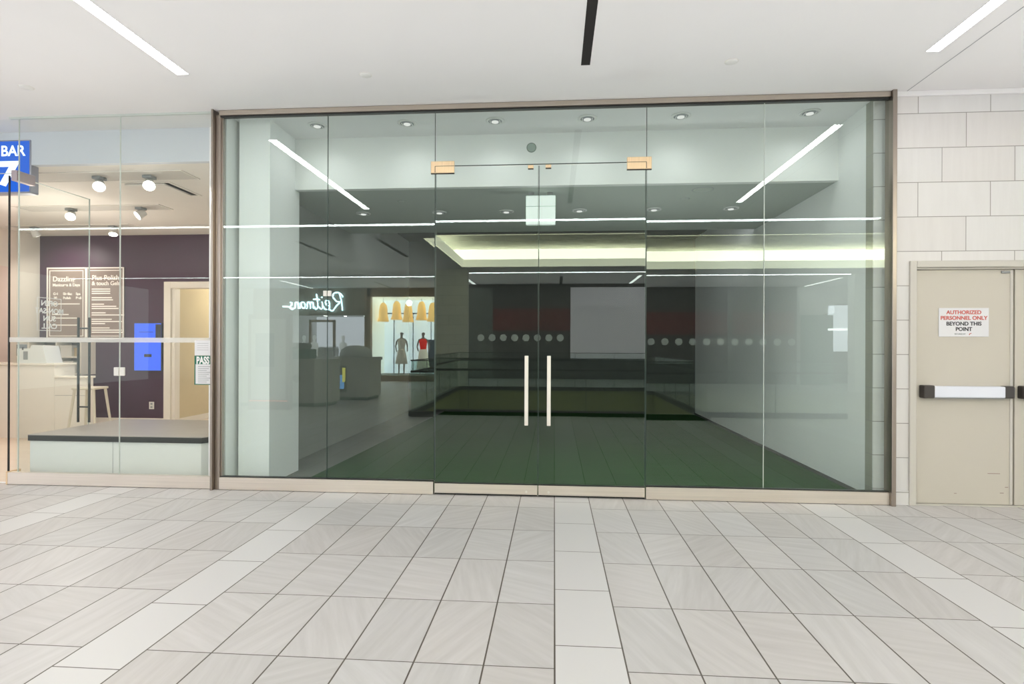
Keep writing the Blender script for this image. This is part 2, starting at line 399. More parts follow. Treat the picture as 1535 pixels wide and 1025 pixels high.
# cove: upstand lip all round, recessed side walls, upper ceiling
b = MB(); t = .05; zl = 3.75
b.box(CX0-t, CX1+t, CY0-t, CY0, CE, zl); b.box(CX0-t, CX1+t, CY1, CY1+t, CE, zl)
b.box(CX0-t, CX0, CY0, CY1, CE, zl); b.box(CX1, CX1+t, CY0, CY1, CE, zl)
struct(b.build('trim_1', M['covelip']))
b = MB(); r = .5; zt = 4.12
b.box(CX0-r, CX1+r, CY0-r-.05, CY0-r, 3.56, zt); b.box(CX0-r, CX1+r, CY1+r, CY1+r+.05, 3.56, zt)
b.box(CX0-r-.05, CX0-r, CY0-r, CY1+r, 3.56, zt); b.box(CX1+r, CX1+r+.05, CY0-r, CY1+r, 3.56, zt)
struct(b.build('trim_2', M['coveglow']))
sbox('ceiling.001', M['cove'], CX0-r, CX1+r, CY0-r, CY1+r, zt, zt+.05)
cv = empty('cove_light', (3, CY0-.15, 3.6), label='warm cove light hidden behind the cream ceiling lip over the opening', cat='light')
for (x0, x1, y0, y1) in ((CX0-.1, 2.2, CY0-.22, CY0-.14), (3.6, CX1, CY0-.22, CY0-.14), (CX0-.22, CX0-.14, CY0, CY1), (CX0, CX1, CY1+.14, CY1+.22)):
    MB().box(x0-3, x1-3, y0-CY0+.15, y1-CY0+.15, 0, .03).build('light_tube', M['covelight'], cv)
# thin joint and lip on the ceiling by the right wall
sbox('trim_3', M['greyink'], 2.995, 3.001, -5, -.02, CE-.0015, CE)
sbox('trim_4', M['ceiling'], 2.90, 6.5, -.022, .0, 3.497, CE, bev=.003)
# slabs, lower level seen past the guard
b = MB()
b.box(AX0, AX1, AY0-.25, AY0, -1.25, -.002); b.box(AX0-.2, AX0, AY0, AY1, -1.25, -.002); b.box(AX1, AX1+.2, AY0, AY1, -1.25, -.002); b.box(AX0, AX1, AY1, AY1+.2, -1.25, -.002)
struct(b.build('trim_5', M['olive']))
sbox('floor.001', M['concrete'], -8, 8, -16, -2, -4.6, -4.5)
# opposite side of the mall, ends
sbox('wall_far', M['white'], 8.75, 16, -16.3, -16.1, 0, CE)
sbox('wall_far.001', M['shopdark'], -3.3, 8.75, -16.3, -16.05, 0, CE)
sbox('wall_far.002', M['white'], -16, -11.6, -16.3, -16.1, 0, CE)
sbox('wall_far_right', M['white'], 8.95, 12, -12.9, -12.5, 0, CE)

# ------------------------------------------------------------------ right wall with steel doors
WY = 0.0
b = MB()
b.box(2.90, 3.03, WY, .25, 0, 3.50); b.box(3.03, 6.5, WY, .25, 2.09, 3.50); b.box(4.78, 6.5, WY, .25, 0, 2.09)
struct(b.build('wall_right', M['walltile']))
sbox('baseboard_right', M['walltile'], 2.90, 3.03, -.012, 0, 0, .125, bev=.003)
b = MB()
b.box(3.03, 3.085, -.02, .12, 0, 2.09, bev=.004); b.box(4.725, 4.78, -.02, .12, 0, 2.09, bev=.004); b.box(3.085, 4.725, -.02, .12, 2.035, 2.09, bev=.004)
b.box(3.075, 3.095, .01, .12, 0, 2.045); b.box(3.085, 4.725, .01, .12, 2.02, 2.04)
struct(b.build('trim_6', M['framebeige']))
sbox('wall_right.001', M['slot'], 3.03, 4.78, .125, .15, 0, 2.09)
def steel_door(name, x0, x1, label):
    d = empty(name, (x0, .03, 0), label=label, kind='structure')
    MB().box(0, x1-x0, 0, .045, .012, 2.018, bev=.003).build('door_leaf', M['doorbeige'], d)
    return d
d1 = steel_door('door_1', 3.092, 3.892, 'beige steel service door with sign and push bar')
d2 = steel_door('door_2', 3.908, 4.72, 'beige steel service door cut off by the right edge of the photo')
# astragal along the meeting edge, scuffs
MB().box(.775, .797, -.006, 0, .02, 2.01).build('edge_strip', M['framebeige'], d1)
b = MB()
for (x, z, w) in ((.60, .275, .10), (.33, .10, .02), (.70, .11, .03), (.74, .16, .025)): b.box(x, x+w, -.0012, 0, z, z+.006)
b.build('scuff_mark', M['menuboard'], d1)
MB().box(-.002, 1.63, -.03, .09, 0, .010, bev=.002).build('threshold', M['framebeige'], d1)
# closer arm shoe
MB().box(.70, .77, -.012, 0, 1.985, 2.005, bev=.003).build('door_stop', M['greyplastic'], d1)
def push_bar(x, label):
    p = empty('push_bar', (x, .03, .975), label=label, cat='push bar', group='push bars on the beige doors')
    MB().box(.085, .655, -.07, -.005, -.048, .048, bev=.008, seg=2).build('bar', M['bar'], p)
    MB().box(.0, .09, -.075, 0, -.055, .055, bev=.010, seg=2).build('end_cap', M['barcap'], p)
    MB().box(.65, .735, -.066, 0, -.052, .052, bev=.012, seg=2).build('end_cap', M['barcap'], p)
    MB().box(.09, .65, -.060, 0, -.056, -.048).build('bar_shadow_rail', M['greyplastic'], p)
    return p
push_bar(3.13, 'silver push bar with dark end caps on the left beige steel door')
push_bar(3.925, 'push bar with dark cap on the beige door at the right edge')
sg = empty('door_sign', (3.492, .028, 1.567), label='white AUTHORIZED PERSONNEL ONLY sign on the beige steel door', cat='sign')
MB().box(-.203, .203, -.004, 0, -.123, .123, bev=.0015).build('sign_plate', M['paper'], sg)
for s_, z, mm, sz in (('AUTHORIZED', .084, 'redink', .045), ('PERSONNEL ONLY', .036, 'redink', .045), ('BEYOND THIS', -.013, 'blackink', .045), ('POINT', -.059, 'blackink', .045), ('SECURED BY', -.100, 'greyink', .016)):
    text_mesh(s_, sz, M[mm], 'sign_lettering', sg, (0 if s_ != 'SECURED BY' else -.03, -.0048, z), bold=.0012 if sz > .02 else 0, width=1.0)
b = MB(); b.poly([(.040, -.0050, -.108), (.047, -.0050, -.094), (.064, -.0050, -.091), (.060, -.0050, -.097), (.050, -.0050, -.099), (.046, -.0050, -.110)]); b.build('sign_emblem', M['redink'], sg)

# ------------------------------------------------------------------ main storefront frame
FR = empty('storefront_frame', (-.15, 0, 0), label='champagne steel frame around the vacant glass storefront', cat='storefront frame')
def fpart(name, m, *bx, bev=.002):
    return MB().box(bx[0]+.15, bx[1]+.15, *bx[2:], bev=bev).build(name, M[m], FR)
fpart('header_channel', 'steel', -3.12, 2.86, -.035, .06, 3.492, 3.536)
b = MB(); b.box(-3.185+.15, -3.165+.15, -.06, .04, 0, 3.545, bev=.002); b.box(-3.165+.15, -3.115+.15, -.02, .05, 0, 3.5, bev=.004); b.box(-3.115+.15, -3.10+.15, -.005, .03, .12, 3.49)
b.build('post', M['steelv'], FR)
b = MB(); b.box(2.862+.15, 2.898+.15, -.06, .06, 0, 3.545, bev=.003); b.build('post', M['steelv'], FR)
fpart('gasket', 'black', -3.12, 2.86, -.02, .02, 3.478, 3.492, bev=0)
def base_rail(x0, x1, z1=.125):
    MB().box(x0+.15, x1+.15, -.03, .05, .004, z1-.008, bev=.002).build('base_rail', M['steelrail'], FR)
    MB().box(x0+.15, x1+.15, -.012, .03, z1-.008, z1).build('gasket', M['black'], FR)
base_rail(-3.115, -1.09); base_rail(.812, 2.862, .118)

def window(name, x0, x1, z0, z1, label, lean=0.0, **k):
    w = empty(name, (0, 0, 0), label=label, kind='structure')
    pane('pane', x0, x1, z0, z1, parent=w, lean=lean, **k); return w
window('window_1', -3.10, -2.093, .12, 3.48, 'leftmost tall glass pane of the vacant storefront', edges='R')
window('window_2', -2.086, -1.088, .12, 3.48, 'second tall glass pane from left, beside the glass doors', edges='R')
window('window_3', -1.080, .803, 2.985, 3.48, 'glass transom over the pair of glass doors', edges='B')
window('window_4', .812, 1.818, .112, 3.48, 'tall glass pane right of the glass doors', edges='L')
window('window_5', 1.825, 2.862, .112, 3.48, 'rightmost tall glass pane of the vacant storefront', edges='L', edge='edgelight')

def glass_door(name, x0, x1, label, hx):
    d = empty(name, (x0, 0, 0), label=label, kind='structure')
    w = x1-x0
    pane('pane', 0, w, .10, 2.972, parent=d, lean=-.012, edges='LR')
    MB().box(0, w, -.022, .028, .018, .103, bev=.002).build('bottom_rail', M['steelrail'], d)
    MB().box(0, w, -.014, .02, .103, .109).build('gasket', M['black'], d)
    MB().box(.002, w-.002, -.014, .02, .006, .018).build('sweep', M['black'], d)
    h = MB(); h.box(hx-x0-.0165, hx-x0+.0165, -.075, -.052, .645, 1.265, bev=.004, seg=2)
    hd = h.build('handle', M['handle'], d)
    g = MB()
    for z in (.74, 1.17): g.tube([(hx-x0, -.055, z), (hx-x0, .0, z)], .009)
    g.build('standoff', M['handle'], hd)
    # key lock at the foot
    lx = hx-x0
    k = MB(); k.tube([(lx, -.0225, .045), (lx, -.030, .045)], .010, 16); k.build('lock', M['handle'], d)
    return d
glass_door('door_3', -1.080, -.146, 'left leaf of the pair of glass entrance doors', -.245)
glass_door('door_4', -.138, .803, 'right leaf of the pair of glass entrance doors', -.046)
def patch(name, x, z, w, h, label, notch, grp):
    p = empty(name, (x, -.018, z), label=label, cat='hinge' if w > .1 else 'door stop', group=grp)
    MB().box(-w/2, w/2, -.006, .014, -h/2, h/2, bev=.003).build('plate', M['brass'], p)
    if notch:
        s = notch
        q = MB(); q.box(min(s*.02, s*w/2) if s > 0 else -w/2, w/2 if s > 0 else .0-.02, -.0072, -.005, .006, .010)
        q.box(s*.018-.0025, s*.018+.0025, -.0072, -.005, -h/2, .010); q.build('plate_joint', M['black'], p)
    MB().box(-w/2, w/2, -.004, .014, -h/2-.006, -h/2).build('lower_lip', M['barcap'], p)
    return p
patch('patch_hinge', -1.015, 2.97, .215, .108, 'brass patch hinge at the top left corner of the glass doors', 0, None)
patch('patch_hinge', .745, 2.972, .215, .108, 'brass patch hinge at the top right corner of the glass doors', 0, None)
for o, s in ((bpy.data.objects['patch_hinge'], 1), (bpy.data.objects['patch_hinge.001'], -1)):
    cx = -1.083-o.location.x if s > 0 else .807-o.location.x
    q = MB(); q.box(cx-.0025, cx+.0025, -.0075, -.005, -.048, .008); q.box(min(cx, s*.107), max(cx, s*.107), -.0075, -.005, .006, .010)
    q.build('plate_joint', M['black'], o)
patch('stop_plate', -.215, 2.958, .05, .03, 'small brass stop over the left glass door, left of the pair', 0, None)
patch('stop_plate', -.057, 2.960, .05, .03, 'small brass stop over the right glass door, right of the pair', 0, None)
dc = empty('glass_decal', (-.21, -.003, 3.135), label='round grey-green sticker on the transom above the glass doors', cat='sticker')
b = MB(); b.tube([(0, .001, 0), (0, -.001, 0)], .044, 40); b.build('disc', mat('decal_green', (.20, .27, .235), .6), dc)
b = MB()
for k in range(36):
    a0, a1 = 2*PI*k/36, 2*PI*(k+1)/36
    b.quad((.044*math.cos(a0), -.0015, .044*math.sin(a0)), (.044*math.cos(a1), -.0015, .044*math.sin(a1)), (.037*math.cos(a1), -.0015, .037*math.sin(a1)), (.037*math.cos(a0), -.0015, .037*math.sin(a0)))
b.build('ring', mat('decal_ring', (.11, .15, .13), .6), dc)
def clip(x, z, label, w=.05, h=.055):
    c = empty('glass_clip', (x, -.006, z), label=label, cat='glass clip')
    MB().box(-w, -.004, -.008, .012, -h/2, h/2, bev=.003).build('jaw', M['ivory'], c)
    MB().box(.004, w, -.008, .012, -h/2, h/2, bev=.003).build('jaw', M['ivory'], c)
clip(-2.09, 1.83, 'small white clip on the joint of the vacant storefront glass', .038, .05)

# ------------------------------------------------------------------ vacant unit behind the glass
IX0, IX1, IY1 = -3.0, 2.80, 6.4
b = MB(); b.keep = True; b.quad((-2.50, .05, .002), (IX1, .05, .002), (IX1, IY1, .002), (-2.25, IY1, .002)); struct(b.build('floor.002', M['greenfloor']))
b = MB(); b.keep = True; b.quad((-3.10, .05, .001), (-2.4, .05, .001), (-2.2, IY1, .001), (-3.1, IY1, .001)); struct(b.build('floor.003', M['concrete']))
b = MB(); b.keep = True; b.quad((-3.1, .73, CE), (IX1, .73, CE), (IX1, .06, CE), (-3.1, .06, CE)); 
sbox('wall_soffit', M['white'], IX0, IX1, .73, .80, 3.0, CE)
b.bm.free()
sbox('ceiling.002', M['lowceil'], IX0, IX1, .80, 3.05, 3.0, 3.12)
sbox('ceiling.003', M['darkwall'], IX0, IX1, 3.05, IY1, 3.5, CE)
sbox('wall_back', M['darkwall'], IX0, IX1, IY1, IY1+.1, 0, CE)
sbox('wall_inner_right', M['white'], IX1, IX1+.1, .24, IY1, 0, CE)
sbox('wall_inner_right.001', wall_tiles('return_tile_painted_shade', (.34, .34, .28), (.28, .28, .23)), IX1, IX1+.1, .125, .24, 0, CE)  # side-facing tiles coloured darker, shade painted into the stone
sbox('wall_inner_right.002', M['walltile'], IX1, IX1+.1, .112, .125, 0, CE)
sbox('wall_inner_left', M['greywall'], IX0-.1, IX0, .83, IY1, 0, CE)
sbox('wall_pier_left', M['pierwhite'], -3.06, -2.75, .20, .83, 0, CE)
sbox('wall_partition', M['white'], -3.24, -3.10, .05, .20, 0, CE)
sbox('wall_partition.001', M['white'], -3.24, -3.10, .20, 4.0, 0, CE)
sbox('baseboard_inner_right', M['darkwall'], IX1-.012, IX1, .3, IY1, 0, .035)
ex = empty('exit_sign', (-.15, 1.0, 3.0), label='blank white hanging sign box on the ceiling behind the glass doors', cat='exit sign')
MB().box(-.158, .158, -.03, .03, -.345, -.035, bev=.006).build('housing', mat('sign_box_white', (.80, .86, .82), .6, emit=(.8, .9, .85), es=.45), ex)
MB().box(-.158, .158, -.031, -.0295, -.155, -.151).build('seam', M['greyink'], ex)
for sx in (-.13, .07): MB().box(sx, sx+.06, -.02, .02, -.035, 0).build('bracket', M['greyplastic'], ex)

def downlight(x, y, z, label, grp, tilt=True):
    d = empty('downlight', (x, y, z), label=label, cat='downlight', group=grp)
    MB().lathe([(.092, 0), (.092, -.006), (.080, -.010), (.064, -.008), (.064, -.001)], seg=32).build('trim_ring', M['trimwhite'], d, smooth=True)
    MB().lathe([(.066, -.0085), (.060, -.0095), (.030, -.0105), (.0, -.0110)][:3], seg=32).build('reflector', M['greyink'], d, smooth=True)
    b = MB(); b.lathe([(.034, -.011), (.034, -.018), (.020, -.022)], seg=24, sx=1, sy=1); b.build('lamp', M['dlglow'], d)
    for sx in (.043, -.050): MB().box(sx, sx+.007, -.035, .035, -.018, -.010).build('clip', M['trimwhite'], d)
    return d
onames = ['leftmost', 'second from left', 'third from left', 'third from right', 'second from right', 'rightmost']
for i, x in enumerate((-2.36, -1.45, -.58, .31, 1.19, 2.37)):
    downlight(x, .38, CE, 'round downlight, %s in the high ceiling row just inside the glass' % onames[i], 'downlights in the high ceiling just inside the glass')
for i, x in enumerate((-2.36, -1.45, -.58, .31, 1.19, 2.37)):
    ld = bpy.data.lights.new('downlight_beam', 'SPOT'); ld.energy = 9; ld.color = (.98, 1, .98); ld.spot_size = 2.9; ld.spot_blend = 1; ld.shadow_soft_size = .05
    lo = bpy.data.objects.new('downlight_beam', ld); COL.objects.link(lo); lo.location = (x, .38, CE-.03)
for i, x in enumerate((-2.38, -1.42, -.59, .30, 1.19, 2.09)):
    downlight(x, 1.81, 3.0, 'round downlight, %s in the lower grey ceiling row' % onames[i], 'downlights in the lower grey ceiling')
def disc(name, x, y, z, r, label, cat, m='trimwhite', dome=.012):
    o = empty(name, (x, y, z), label=label, cat=cat)
    MB().lathe([(r, 0), (r, -.004), (r*.86, -.007), (r*.8, -dome*.7), (r*.5, -dome), (r*.1, -dome*1.1)], seg=32).build('cap', M[m], o, smooth=True)
    MB().lathe([(r*1.12, 0), (r*1.12, -.0015), (r, -.002)], seg=32).build('rim', M['greyink'] if m != 'trimwhite' else M['ivory'], o)
    return o
disc('sprinkler_cap', -1.53, -.61, CE, .046, 'small round white ceiling cap above the left storefront panes', 'ceiling cap')  # round caps of ceiling sprinklers
disc('sprinkler_cap', 1.35, -.63, CE, .046, 'small round white ceiling cap above the right storefront panes', 'ceiling cap')
disc('sprinkler_cap', -4.49, -.59, CE, .05, 'small round white ceiling cap above the salon window', 'ceiling cap')
disc('sprinkler_cap', -1.75, 1.25, 3.0, .035, 'small dark cap in the lower grey ceiling, left part', 'ceiling cap', 'lowceil')
disc('sprinkler_cap', 1.45, 1.35, 3.0, .05, 'small grey cap in the lower grey ceiling, right part', 'ceiling cap', 'lowceil')
disc('ceiling_speaker', 1.55, .98, 3.0, .10, 'round speaker grille in the lower grey ceiling, right part', 'speaker', 'lowceil', .004)

# ------------------------------------------------------------------ mall ceiling fittings
def strip(name, x0, x1, y0, y1, m, label, cat, grp=None, z=CE):
    cx, cy = (x0+x1)/2, (y0+y1)/2
    o = empty(name, (cx, cy, z), label=label, cat=cat, group=grp)
    w, d = (x1-x0)/2, (y1-y0)/2
    MB().box(-w, w, -d, d, -.003, .0).build('diffuser' if 'light' in name else 'slot', M[m], o)
    f = .005
    b = MB(); b.box(-w-f, -w, -d-f, d+f, -.004, 0); b.box(w, w+f, -d-f, d+f, -.004, 0); b.box(-w, w, -d-f, -d, -.004, 0); b.box(-w, w, d, d+f, -.004, 0)
    b.build('frame', M['ceiling'], o); return o
strip('linear_light', -3.05, -2.955, -3.78, -.725, 'striplight', 'white linear ceiling light at upper left', 'light')
strip('linear_light', 2.735, 2.825, -3.70, -.69, 'striplight', 'white linear ceiling light at upper right', 'light')
strip('linear_slot', .20, .27, -3.75, -.655, 'slot', 'black linear air slot in the ceiling at top centre', 'air slot')
strip('linear_light', -10.5, 5.50, -5.02, -4.86, 'linelight', 'long line of light across the ceiling behind the viewer, mirrored in the glass', 'light')
strip('linear_light', -16, 8.85, -12.62, -12.42, 'linelight', 'far long line of light across the ceiling beyond the opening', 'light')
for x, g in ((-3.0, 'farstrip'), (2.78, 'farstrip'), (-9.25, 'farstrip'), (9.0, 'farstrip')):
    strip('linear_light', x-.06, x+.06, -16.0, -13.4, g, 'short strip light in the far ceiling, %s' % {-3.0: 'inner left', 2.78: 'inner right', -9.25: 'outer left', 9.0: 'outer right'}[x], 'light')
for x, y0, y1 in ((-3.62, -8.6, -6.3), (-6.15, -16, -13.9), (.235, -16, -13.6), (-5.4, -8.4, -6.4)):
    strip('linear_slot', x-.05, x+.05, y0, y1, 'slot', 'dark air slot in the ceiling behind the viewer, %s' % {-3.62: 'left beside the opening', -6.15: 'far left', .235: 'far middle', -5.4: 'outer left'}[x], 'air slot')
strip('linear_light', 10.6, 12.5, -18.1, -17.95, 'farstrip', 'short cross light in the far right ceiling', 'light')

# ================================================================== SALON on the left
SY = 3.95; SZ = 3.2
sbox('wall_salon_back', M['purple'], -8.78, -6.53, SY, SY+.1, 0, SZ)
sbox('wall_salon_back.001', M['purple'], -6.53, -3.24, SY, SY+.1, 2.41, SZ)
sbox('wall_salon_left', M['cream'], -8.9, -8.78, .42, SY, 0, SZ)
sbox('wall_salon_left.001', M['pinkwall'], -8.79, -8.775, .42, 3.42, 0, 2.6)
b = MB(); b.keep = True; b.quad((-8.9, .06, .002), (-3.24, .06, .002), (-3.24, 7.5, .002), (-8.9, 7.5, .002)); struct(b.build('floor.004', M['salonfloor']))
sbox('ceiling.004', M['salonceil'], -8.9, -3.24, .42, SY, SZ, SZ+.06)
sbox('wall_salon_soffit', mat('soffit_cool_white', (.66, .69, .74), .8), -8.9, -3.24, .36, .42, SZ, CE)
sbox('baseboard_salon', M['trimcream'], -8.78, -6.53, SY-.02, SY, 0, .115)
b = MB(); b.box(-6.53, -6.41, SY-.03, SY+.14, 0, 2.41, bev=.004); b.box(-6.41, -6.36, SY+.01, SY+.14, 0, 2.30)
b.box(-6.41, -4.9, SY-.03, SY+.14, 2.30, 2.41, bev=.004); b.box(-5.0, -4.9, SY-.03, SY+.14, 0, 2.41)
struct(b.build('trim_7', M['trimcream']))
sbox('wall_hall_left', M['ochre'], -6.48, -6.37, SY+.14, 7.4, 0, 2.8)
sbox('baseboard_hall', M['trimcream'], -6.37, -6.355, SY+.14, 7.4, 0, .10)
sbox('wall_hall_back', M['ochre'], -6.4, -3.3, 7.4, 7.5, 0, 2.8)
sbox('ceiling.005', M['cream'], -6.48, -3.3, SY+.1, 7.5, 2.8, 2.86)
sbox('wall_salon_right_rear', M['cream'], -4.9, -3.24, SY, SY+.1, 0, 2.41)
sbox('wall_front_left', M['white'], -12, -6.25, 0, .1, 0, CE)

# storefront of the salon
SF = empty('salon_glass_front', (-4.2, 0, 0), label='frameless clear glass front of the salon with steel foot rail', cat='glass front')
def sp_(name, m, x0, x1, y0, y1, z0, z1, bev=.002): return MB().box(x0+4.2, x1+4.2, y0, y1, z0, z1, bev=bev).build(name, M[m], SF)
sp_('foot_rail', 'steelrail', -5.245, -3.19, -.02, .04, .004, .118)
sp_('foot_rail', 'brass', -5.262, -5.245, -.022, .12, .0, .125)
sp_('corner_edge', 'black', -5.262, -5.254, -.004, .012, .12, 2.98, bev=0)
sp_('head_channel', 'edgelight', -5.25, -3.19, -.012, .012, CE-.018, CE, bev=0)
sp_('safety_band', 'frost', -5.245, -3.19, -.0045, -.0025, 1.372, 1.418, bev=0)
sp_('glass_post', 'trimwhite', -3.235, -3.19, -.003, .045, .12, 3.40)
window('window_6', -5.16, -4.125, .118, 3.522, 'left clear glass pane of the salon front', m='clear', edges='LR', edge='edgelight')
window('window_7', -4.115, -3.19, .118, 3.522, 'right clear glass pane of the salon front', m='clear', edges='')
window('window_8', -6.2, -5.165, 3.0, 3.522, 'clear glass transom above the salon doorway', m='clear', edges='B', edge='edgelight')
clip(-4.12, 1.095, 'small white glass clamp on the joint of the salon window', .052, .08)
# papers on the salon glass
pn = empty('inspection_card', (-3.28, -.006, 1.115), label='green and white PASS inspection card on the salon glass', cat='card')
MB().box(-.092, .088, -.002, 0, -.138, .135).build('card', M['greenink'], pn)
MB().box(-.080, .088, -.003, -.002, -.130, .055).build('text_panel', M['paper'], pn)
text_mesh('PASS', .092, M['decal'], 'card_lettering', pn, (-.008, -.0040, .088), bold=.0035, width=.66)
b = MB()
for i in range(9): b.box(-.055, .07-.02*(i % 3), -.0036, -.003, .03-i*.018, .035-i*.018)
b.build('fine_print', M['greyink'], pn)
pw_ = empty('paper_notice', (-3.285, -.006, 1.318), label='white paper notice above the green inspection card', cat='notice')
MB().box(-.085, .09, -.002, 0, -.066, .075).build('sheet', M['paper'], pw_)
b = MB(); [b.box(-.06, .05, -.0026, -.002, .045-i*.02, .048-i*.02) for i in range(4)]; b.build('fine_print', M['greyink'], pw_)

# open glass door of the salon, swung inward
gd = empty('open_glass_door', (-5.2, .02, 0), label='open clear glass door with long black bar handles', cat='glass door')
b = MB(); b.keep = True; b.quad((0, 0, .02), (0, .86, .02), (0, .86, 2.98), (0, 0, 2.98)); b.build('pane', M['clear'], gd)
MB().box(-.006, .006, .856, .862, .02, 2.98).build('glass_edge', M['edgelight'], gd)
MB().box(-.005, .005, 0, .86, 2.972, 2.98).build('glass_edge', M['edgelight'], gd)
MB().box(-.03, .03, -.03, .17, 2.93, 3.03, bev=.004).build('patch_hinge', mat('patch_bronze', (.42, .36, .38), .35, .7), gd)
MB().box(-.03, .03, -.03, .17, 0.0, .08, bev=.004).build('floor_pivot', M['brass'], gd)
MB().box(-.003, .003, .0, .86, 1.372, 1.418).build('safety_band', M['frost'], gd)
for s in (-1, 1):
    h = MB(); h.tube([(s*.065, .79, .49), (s*.065, .79, 1.65)], .0125, 12)
    hd = h.build('handle', M['black'], gd)
    g = MB()
    for z in (.66, 1.53): g.tube([(0, .79, z), (s*.065, .79, z)], .009)
    g.build('standoff', M['black'], hd)
# opening hours lettering, seen from its back
b = MB()
y0, y1, z0, z1 = .22, .50, 1.49, 1.83
for (a0, a1, c0, c1) in ((y0, y1, z0, z0+.006), (y0, y1, z1-.006, z1), (y0, y0+.006, z0, z1), (y1-.006, y1, z0, z1)): b.box(.0005, .0015, a0, a1, c0, c1)
b.build('decal_frame', M['decal'], gd)

# platform in the salon window
pf = empty('display_platform', (-4.3, .7, 0), label='white window platform with grey top and black edge', cat='platform')
b = MB(); b.prism([(-.87, -.56), (.90, -.56), (.98, -.44), (.98, .62), (-.87, .62)], .0, .40); b.build('base', M['platwhite'], pf)
b = MB(); b.prism([(-.88, -.575), (.91, -.575), (.995, -.45), (.995, .63), (-.88, .63)], .40, .453); b.build('edge_band', M['black'], pf)
b = MB(); b.prism([(-.88, -.575), (.91, -.575), (.995, -.45), (.995, .63), (-.88, .63)], .453, .460); b.build('top', M['plattop'], pf)
MB().box(-.004, .0, -.5615, -.56, .0, .40).build('panel_joint', M['greyink'], pf)

# stool
st = empty('metal_stool', (-6.29, 2.15, 0), rz=.15, label='cream metal bar stool in front of the purple salon wall', cat='stool')
MB().box(-.15, .15, -.15, .15, .745, .775, bev=.010, seg=2).build('seat', M['stoolmetal'], st)
for sx in (-1, 1):
    for sy in (-1, 1):
        MB().tube([(sx*.12, sy*.12, .75), (sx*.19, sy*.19, .0)], .018, 8, .014).build('leg', M['stoolmetal'], st)
b = MB()
q = .172
for (a, c) in (((-q, -q), (q, -q)), ((q, -q), (q, q)), ((q, q), (-q, q)), ((-q, q), (-q, -q))): b.tube([(a[0], a[1], .22), (c[0], c[1], .22)], .010, 8)
b.build('foot_rest', M['stoolmetal'], st)

# counter with till
ct = empty('reception_counter', (-7.6, 2.9, 0), label='white stepped reception counter with two heights', cat='counter')
MB().box(-1.1, .46, -.40, -.05, 0, 1.05, bev=.004).build('front_panel', M['countermat'], ct)
MB().box(-1.12, .48, -.42, -.03, 1.05, 1.08, bev=.004).build('counter_top', M['trimcream'], ct)
MB().box(.462, .95, -.40, -.28, 0, .87, bev=.004).build('low_panel', M['countermat'], ct)
MB().box(.462, .97, -.42, -.26, .87, .90, bev=.004).build('low_top', M['trimcream'], ct)
MB().box(.47, .95, -.403, -.40, .62, .625).build('panel_joint', M['greyink'], ct)
tl = empty('cash_register', (-7.52, 2.68, 1.08), rz=.1, label='white till with angled back on the reception counter', cat='till')
b = MB(); b.prism([(-.22, 0), (.20, 0), (.14, .25), (-.02, .26), (-.04, .21), (-.22, .21)], 0, .30)
for v in b.bm.verts: v.co = Vector((v.co.x, v.co.z-.15, v.co.y))
b.build('body', M['register'], tl)
MB().box(-.13, -.07, -.155, -.15, .05, .17).build('side_slot', M['greyplastic'], tl)
MB().box(-.15, -.13, -.155, -.15, .19, .23).build('display', M['blackink'], tl)
b = MB(); b.box(-.31, -.28, -.06, .10, .10, .27, bev=.006); b.build('card_reader', M['greyplastic'], tl)

# shelves on the back wall behind the counter
sh = empty('wall_shelf_unit', (-8.18, SY-.16, .85), label='cream shelf unit behind the counter below the menu boards', cat='shelf')
b = MB()
for z in (0, .28, .56): b.box(-.52, .42, -.14, .155, z, z+.025)
b.build('shelf', M['trimcream'], sh)
for x in (-.52, -.03, .40): MB().box(x, x+.025, -.14, .155, 0, .585).build('upright', M['trimcream'], sh)
MB().box(-.52, .42, .15, .156, 0, .585).build('back_panel', M['menuboard'], sh)
bxs = [(-.40, .306, .26, .17, 'box'), (-.11, .306, .07, .14, 'ivory'), (.12, .306, .20, .18, 'ivory'), (.30, .306, .07, .14, 'box'), (-.36, .026, .3, .16, 'box'), (.14, .026, .2, .2, 'ivory')]
bl = ['tan box on the middle shelf behind the counter, left bay', 'small ivory jar on the middle shelf behind the counter', 'ivory box on the middle shelf behind the counter, right bay',
      'small tan box at the right end of the middle shelf', 'wide tan box on the lowest shelf behind the counter', 'ivory box on the lowest shelf behind the counter']
for (x, z, w, h, mm), l in zip(bxs, bl):
    o = empty('storage_box', (-8.18+x, SY-.2, .85+z), label=l, cat='box')
    MB().box(-w/2, w/2, -.06, .06, 0, h*.8, bev=.004).build('carton', M[mm], o)
    MB().box(-w/2-.004, w/2+.004, -.064, .064, h*.8, h, bev=.003).build('lid', M[mm], o)

